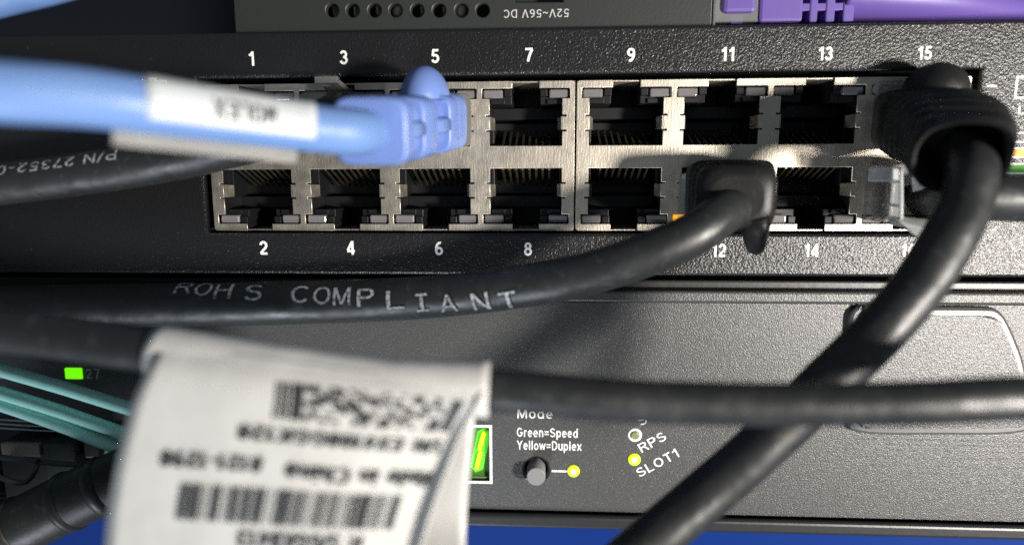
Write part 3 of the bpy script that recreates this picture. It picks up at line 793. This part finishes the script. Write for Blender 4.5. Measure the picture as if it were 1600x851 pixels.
p15 = Path([P(1496, 215, 14), P(1512, 238, 19), P(1518, 270, 22), P(1506, 325, 23.5), P(1475, 385, 25), P(1430, 452, 26), P(1370, 520, 27), P(1310, 580, 27.5), P(1240, 650, 28), P(1170, 715, 29), P(1090, 783, 30), P(1010, 850, 32), P(900, 945, 34), P(760, 1060, 36)], 12)
R15 = 2.75
tube(p15, R15, wob=.04).build('jacket', 'black', c15)

# ---- clear plug in port 16 with black cable going right
c16 = thing('ethernet_cable', 'black cable with bare clear plug in port 16, leaving to the right', 'cable', GRP)
q16 = Path([P(1415, 305, -8), P(1417, 305, 1), P(1470, 306, 11)], 6)
hollow = MB()
pa = Path([P(1415, 305, -8), P(1418, 305, 1.0), P(1443, 305, 5.5), P(1470, 306, 10.5)], 6)
loft(pa, [(0, 5.8, 3.9, 8), (.55, 5.8, 3.9, 8), (.86, 5.8, 3.9, 8), (.86, 6.1, 4.2, 8), (1, 6.1, 4.2, 8)], hollow, 40, False)
loft(pa, [(1, 6.1, 4.2, 8), (1, 5.0, 3.2, 5), (.7, 4.6, 2.9, 4), (.3, 4.5, 2.7, 4)], hollow, 40, False)
hollow.build('plug', 'clear', c16)
mb = MB()
mb.hexa([P(1386, 336, 1), P(1432, 336, 1), P(1432, 341, 1), P(1386, 341, 1), P(1404, 345, 12), P(1462, 360, 12), P(1460, 385, 12), P(1436, 372, 12)])
mb.build('latch', 'clear', c16)
mb = MB()
mb.hexa([P(1424, 266, 11), P(1424, 274, 11), P(1426, 300, 10), P(1426, 290, 10), P(1474, 277, 14), P(1477, 281, 14), P(1476, 285, 13), P(1472, 280, 13)])
mb.build('broken_tab', 'clear', c16)
mb = MB()
for k, (v0, v1) in enumerate(((296, 303), (308, 312))):
    tube(Path([P(1362, v0, -2), P(1380, v0+2, .5), P(1412, v1+2, 4), P(1455, 306, 7)], 6), .45, 10, mb=mb)
mb.build('wire', 'brown', c16)
mb = MB(); kx = P(1400, 300, 2)
loft(Path([P(1396, 320, -3), P(1440, 322, 6)], 4), [(0, 2.6, 1.2, 8), (1, 2.6, 1.2, 8)], mb, 24)
loft(Path([P(1392, 276, 0), P(1418, 274, 6)], 4), [(0, 1.2, 1.3, 8), (1, 1.3, 1.4, 8)], mb, 24)
mb.box(P(1384, 270, 9).x, P(1399, 270, 9).x, -10.5, -4, P(1390, 284, 9).z, P(1390, 258, 9).z, .25)
Q = [[P(1363, v, 1.2), P(1408, v2, 11.5)] for v, v2 in ((266, 262), (286, 284), (318, 322), (334, 342))]
for a_, b_ in Q: tube(Path([a_, a_.lerp(b_, .5), b_], 4), .2, 10, mb=mb)  # pale tubes along the plug's edges stand in for bright glints
for k_ in (0, 1): tube(Path([Q[0][k_], Q[0][k_].lerp(Q[3][k_], .5), Q[3][k_]], 4), .26, 10, mb=mb)
tube(Path([P(1386, 264, 6), P(1386, 300, 6), P(1386, 338, 6)], 4), .2, 10, mb=mb)
mb.build('load_bar_and_glints', 'milky', c16)
p16 = Path([P(1440, 306, 4), P(1468, 307, 9), P(1500, 308, 12.5), P(1550, 309, 13.5), P(1620, 311, 13), P(1720, 314, 12), P(1900, 320, 10)], 10)
tube(p16, 3.0, wob=.04).build('jacket', 'black', c16)

# ---- horizontal cable near the camera, with the big flag label
cf = thing('ethernet_cable', 'black cable nearest the viewer, crossing level with a large white folded flag label', 'cable', GRP)
pf = Path([P(-350, 506, 36), P(-120, 510, 37), P(60, 522, 38), P(250, 550, 39), P(420, 578, 39.5), P(600, 602, 39.5), P(775, 609, 39), P(835, 613, 39), P(920, 621, 39), P(1050, 629, 39), P(1250, 632, 39.5), P(1420, 629, 40), P(1590, 622, 40), P(1650, 626, 40), P(1692, 655, 40), P(1698, 740, 41), P(1694, 840, 42), P(1684, 960, 43)], 12)  # unseen right end is bent to throw a vertical shadow on the lower switch
RF = 2.05
tube(pf, lambda L_: RF+.45*max(0, 1-L_/60), wob=.04).build('jacket', 'black', cf)
lf0, lf1 = pf.near(P(252, 556, 39)), pf.near(P(768, 620, 39))
aF, sF = facing(pf, (lf0+lf1)/2)
fl = sleeve(pf, RF+.62, lf0, lf1, aF-sF*1.3, aF+sF*4.6, 56, .18).build('flag_label', 'paper', cf)
# the two leaves of the flag: a control grid of pixels and distances
def surf(grid):
    rows = [catmull(r, 8) for r in grid]
    cols = list(zip(*rows)); full = [catmull(list(c), 8) for c in cols]     # full[i along s][j along t]
    G = [[P(*q) for q in c] for c in full]
    ns, nt = len(G)-1, len(G[0])-1
    def at(s, t):
        x, y = max(0, min(.99999, s))*ns, max(0, min(.99999, t))*nt; i, j = int(x), int(y); fx, fy = x-i, y-j
        return G[i][j].lerp(G[i+1][j], fx).lerp(G[i][j+1].lerp(G[i+1][j+1], fx), fy)
    return at, ns, nt
def sheet(name, at, ns, nt, thick, m, par):
    b = MB(); bm = b.bm; L0 = []
    for q in (0, 1):
        g = [[None]*(nt+1) for _ in range(ns+1)]
        for i in range(ns+1):
            for j in range(nt+1):
                p = at(i/ns, j/nt)
                e = .002; n_ = (at(i/ns+e, j/nt)-at(i/ns-e, j/nt)).cross(at(i/ns, j/nt+e)-at(i/ns, j/nt-e)).normalized()
                g[i][j] = bm.verts.new(p+n_*thick*q)
        L0.append(g)
    for q in (0, 1):
        for i in range(ns):
            for j in range(nt):
                f = bm.faces.new((L0[q][i][j], L0[q][i+1][j], L0[q][i+1][j+1], L0[q][i][j+1])); f.smooth = True
    for i in range(ns):
        for j in (0, nt): bm.faces.new((L0[0][i][j], L0[0][i+1][j], L0[1][i+1][j], L0[1][i][j]))
    for j in range(nt):
        for i in (0, ns): bm.faces.new((L0[0][i][j], L0[0][i][j+1], L0[1][i][j+1], L0[1][i][j]))
    return b.build(name, m, par)
front_grid = [
    [(246, 536, 41.0), (405, 556, 41.4), (580, 580, 41.4), (744, 599, 40.9), (757, 600, 41.1)],
    [(230, 574, 42.5), (398, 594, 42.9), (578, 614, 42.7), (733, 629, 42.0), (746, 630, 42.4)],
    [(206, 630, 43.2), (390, 645, 43.6), (570, 662, 43.0), (709, 671, 41.6), (722, 672, 42.3)],
    [(184, 710, 43.6), (370, 722, 44.2), (545, 735, 43.6), (681, 741, 41.8), (694, 742, 42.7)],
    [(169, 790, 43.6), (355, 802, 44.5), (525, 812, 44.2), (655, 814, 42.4), (668, 815, 43.4)],
    [(160, 880, 43.4), (340, 893, 44.6), (505, 902, 44.6), (632, 904, 43.2), (645, 905, 44.2)],
    [(152, 980, 43.0), (328, 993, 44.2), (490, 1000, 44.5), (617, 999, 43.6), (630, 1000, 44.6)],
]
at_f, ns, nt = surf(front_grid)
sheet('front_leaf', at_f, ns, nt, .14, 'paper', fl)
back_grid = [
    [(300, 610, 35.0), (500, 630, 35.2), (640, 640, 35.6), (742, 640, 36.6)],
    [(290, 720, 36.4), (490, 728, 36.6), (630, 730, 36.8), (734, 728, 37.4)],
    [(280, 810, 36.8), (480, 816, 37.), (620, 818, 37.2), (728, 818, 37.6)],
    [(270, 900, 39.4), (470, 906, 39.8), (610, 908, 40.2), (726, 908, 40.4)],
    [(260, 1000, 39.4), (460, 1006, 39.8), (600, 1008, 40.2), (722, 1008, 40.4)],
]
at_b, nsb, ntb = surf(back_grid)
sheet('back_leaf', at_b, nsb, ntb, .14, 'paper', fl)
# print on the front leaf (upside down), placed through the leaf's own surface
def st_of(u, v):
    best = None
    for i in range(0, 61):
        for j in range(0, 61):
            q = proj(at_f(i/60, j/60)); d = (q[0]-u)**2+(q[1]-v)**2
            if best is None or d < best[0]: best = (d, i/60, j/60)
    return best[1], best[2]
def leaf_print(items, name='printed_letters'):
    """items: 2-D (V, F) in millimetres with a centre pixel; 180 degrees turned"""
    V, F = [], []
    for v2, f2, u, v in items:
        s0_, t0_ = st_of(u, v)
        e = .01
        ds = (at_f(s0_+e, t0_)-at_f(s0_-e, t0_)).length/(2*e); dt = (at_f(s0_, t0_+e)-at_f(s0_, t0_-e)).length/(2*e)
        n0 = len(V)
        for q in v2:
            s_, t_ = s0_-q.x/ds, t0_+q.y/dt
            p = at_f(s_, t_); n_ = (at_f(s_+e, t_)-at_f(s_-e, t_)).cross(at_f(s_, t_+e)-at_f(s_, t_-e)).normalized()
            if n_.dot(FW) > 0: n_ = -n_
            V.append(p+n_*(.2+q.z))
        F += [[x+n0 for x in f] for f in f2]
    me = bpy.data.meshes.new(name); me.from_pydata([v*S for v in V], [], F); me.update()
    return link(name, me, 'ink', fl)
KM = pixel_mm(at_f(.5, .4))
def line(body, u, v, wpx, hpx, bold=.10): return (*norm_text(body, wpx*KM, hpx*KM, bold, cut=1.2), u, v)
leaf_print([line('S/N: EX4108GGK128', 548, 690, 315, 25)])
leaf_print([line('Made in China', 572, 742, 240, 27)])
leaf_print([line('8121-1298', 336, 722, 166, 26)])
leaf_print([line('R: S/GGK8413', 480, 844, 195, 30)])
def barcode(u, v, wpx, hpx, seed, name, solid=None):
    rnd = random.Random(seed); V, F = [], []; x = -wpx/2
    def quad(a, b_, y0, y1):
        n0 = len(V)
        for q in ((a, y0), (b_, y0), (b_, y1), (a, y1)): V.append(Vector((q[0]*KM, q[1]*KM, 0)))
        F.append([n0, n0+1, n0+2, n0+3])
    while x < wpx/2-3:
        w = rnd.choice((2.2, 2.2, 3.5, 5, 7.5)); 
        m_ = 4
        for k in range(m_): quad(x, min(x+w, wpx/2), -hpx/2+hpx*k/m_, -hpx/2+hpx*(k+1)/m_)
        x += w+rnd.choice((2, 2.5, 3.5, 5, 8))
    return leaf_print([(V, F, u, v)], name)
barcode(462, 790, 350, 58, 5, 'barcode')
def matrixcode(u, v, wpx, hpx, seed):
    rnd = random.Random(seed); V, F = [], []
    def quad(a, b_, y0, y1):
        n0 = len(V)
        for q in ((a, y0), (b_, y0), (b_, y1), (a, y1)): V.append(Vector((q[0]*KM, q[1]*KM, 0)))
        F.append([n0, n0+1, n0+2, n0+3])
    rows = 12
    for (x0, w) in ((-wpx/2, 17), (-wpx/2+21, 4), (wpx/2-3, 3), (wpx/2-11, 3), (wpx/2-19, 4), (wpx/2-38, 14)):
        for r_ in range(4): quad(x0, x0+w, -hpx/2+r_*hpx/4, -hpx/2+(r_+1)*hpx/4)
    x = -wpx/2+32
    while x < wpx/2-44:
        run = rnd.randint(2, 5); w = rnd.choice((5, 7, 9)); k = rnd.randint(0, 3)
        y = 0
        while y < rows:
            n_ = rnd.randint(1, 4)
            if k % 2 == 0: quad(x, x+w, -hpx/2+y*hpx/rows, -hpx/2+min(rows, y+n_)*hpx/rows)
            y += n_; k += 1
        x += w+rnd.choice((0, 0, 2, 3))
    return leaf_print([(V, F, u, v)], 'barcode')
matrixcode(588, 636, 285, 54, 11)

# ---- purple cable at the small box
cpu = thing('ethernet_cable', 'purple patch cable with slotted boot lying along the top of the switch', 'cable', GRP)
HP = -5
k = pixel_mm(P(1250, 10, HP))
def pl(u0, u1, v0, v1, d0, d1):  # pixel box at depth
    return PX(u0, 15, HP), PX(u1, 15, HP), d0, d1, PZ(1200, v1, HP), PZ(1200, v0, HP)
zc = PZ(1250, -22, HP)
b = MB(); b.box(*pl(1117, 1190, -60, 34, 5, 15), .2); b.build('plug', 'clear', cpu)
b = MB(); b.box(*pl(1128, 1179, -60, 21, 4.2, 12), .6); b.box(*pl(1142, 1163, 21, 36, 5.2, 9), .3); b.build('latch_cover', 'purple', cpu)
b = MB(); b.box(*pl(1185, 1254, -70, 36, 4.6, 15), .5)
for u0, u1 in ((1284, 1289), ): pass
xs = [(1256, 1268), (1279, 1298), (1307, 1326)]
pz0, pz1 = PZ(1250, 36, HP), PZ(1250, -80, HP)
core = [(PX(1252, 10, HP), PX(1336, 10, HP))]
b.box(core[0][0], core[0][1], 6.6, 14, pz0+.9, pz1-.9, .4)
for u0, u1 in ((1264, 1277), (1289, 1304), (1316, 1334)):
    b.box(PX(u0, 10, HP), PX(u1, 10, HP), 4.6, 15, pz0, pz1, .25)
zm = PZ(1250, 12, HP)
b.box(core[0][0]-1, core[0][1]-.2, 4.75, 7, zm-.55, zm+.55, .15)
b.build('boot', 'purple', cpu)
pp = Path([P(1310, -12, HP-3), P(1340, -10, HP-3), P(1420, -3, HP-3.5), P(1500, 6, HP-5), P(1580, 19, HP-8), P(1660, 27, HP-12), P(1800, 38, HP-20)], 10)
Lp = pp.len[-1]
tube(pp, lambda L_: 4.4-2.3*min(1, L_/(Lp*.55)), n=28).build('jacket', 'purple', cpu)

# ---- bits behind: blue cable top left, tan and dark cables top right
c = thing('ethernet_cable', 'blue cable at the top edge, only its blurred underside in view', 'cable', GRP)
tube(Path([P(-200, 22, 20), P(-60, 6, 20), P(20, -12, 20), P(80, -27, 20), P(200, -60, 18)], 8), 2.4).build('jacket', 'bluecable', c)
c = thing('tan_cable', 'tan cable far back above the purple cable', 'cable')
tube(Path([P(1300, -30, -25), P(1390, -8, -25), P(1450, -6, -26), P(1510, -16, -28), P(1600, -50, -30)], 8), 2.6).build('jacket', 'tan', c)
c = thing('grey_cable', 'pale grey cable end far back at the top right corner', 'cable')
tube(Path([P(1640, 40, -40), P(1598, 12, -40), P(1575, 0, -42), P(1540, -30, -45)], 8), 2.2).build('jacket', 'beige', c)

# ================================================================== lower left: fibres, optical module, black cable
GF = 'aqua fibres at the left end of the charcoal switch'
for lbl, pts, r in (
    ('upper aqua fibre passing just under the lit green lamp', [(-200, 512, 9), (-80, 550, 9), (0, 577, 9), (100, 606, 9), (190, 634, 9), (300, 668, 7), (420, 700, 3)], 1.02),
    ('middle aqua fibre, upper of the touching pair', [(-200, 548, 9.5), (-80, 587, 9.5), (0, 613, 9.5), (90, 641, 9.5), (180, 672, 9.5), (300, 712, 8), (420, 745, 4)], .98),
    ('lowest aqua fibre, lower of the touching pair', [(-200, 565, 9), (-80, 605, 9), (0, 631, 9), (90, 662, 9), (180, 697, 9), (300, 738, 8), (420, 775, 4)], 1.0)):
    c = thing('fibre_cable', lbl, 'fibre cable', GF)
    tube(Path([P(*q) for q in pts], 8), r, 20).build('jacket', 'teal', c)
tm = thing('optical_module', 'dark optical module with bent wire latch in the socket at lower left', 'optical module')
b = MB(); x0, x1, z0, z1 = px_rect(4, 116, 690, 790, 3)
b.box(x0, x1, -3, 9, z0, z1, .4); b.build('housing', 'smooth', tm)
x0, x1, z0, z1 = px_rect(2, 62, 692, 712, 3.4); b = MB(); b.box(x0, x1, -3.5, -2, z0, z1, .2); b.build('coloured_tab', 'beige', tm)
x0, x1, z0, z1 = px_rect(72, 118, 692, 748, 3.6); b = MB(); b.box(x0, x1, -3.8, -1, z0, z1, .3); b.build('latch_block', 'greybox', tm)
x0, x1, z0, z1 = px_rect(122, 146, 690, 720, 3.6); b = MB(); b.box(x0, x1, -2.5, 6, z0, z1, .3); b.build('latch_block', 'smooth', tm)
x0, x1, z0, z1 = px_rect(146, 200, 690, 740, 3.0); b = MB(); b.box(x0, x1, -1.2, 6, z0, z1, .3); b.build('coloured_tab', 'beige', tm)
b = MB()
tube(Path([P(-60, 735, 9), P(-10, 742, 10), P(20, 752, 10.5), P(42, 752, 10.5), P(55, 735, 10), P(62, 722, 9.5), P(90, 724, 9), P(130, 727, 9), P(170, 738, 8)], 8), .42, 12, mb=b)
tube(Path([P(-40, 708, 9), P(20, 716, 10), P(60, 720, 10)], 8), .4, 12, mb=b)
b.build('wire_latch', 'greybox', tm)
kb = thing('thick_cable', 'thick dark ribbed connector sleeve slanting up from the lower left corner', 'cable')
pk = Path([P(-160, 925, 14), P(-40, 857, 14), P(40, 817, 13), P(110, 782, 12), P(170, 755, 11), P(260, 712, 8)], 10)
rk = 4.35
b = tube(pk, rk, 32)
b.build('sleeve', 'rubber', kb)
for u, v in ((40, 817), (108, 783), (158, 760)):
    Lk = pk.near(P(u, v, 12.5)); mb = MB()
    tube(pk, lambda L_, Lk=Lk: rk+.02+.28*max(0, 1-((L_-Lk)/.75)**2), 32, Lk-.75, Lk+.75, mb, .1); mb.build('raised_ring', 'rubber', kb)
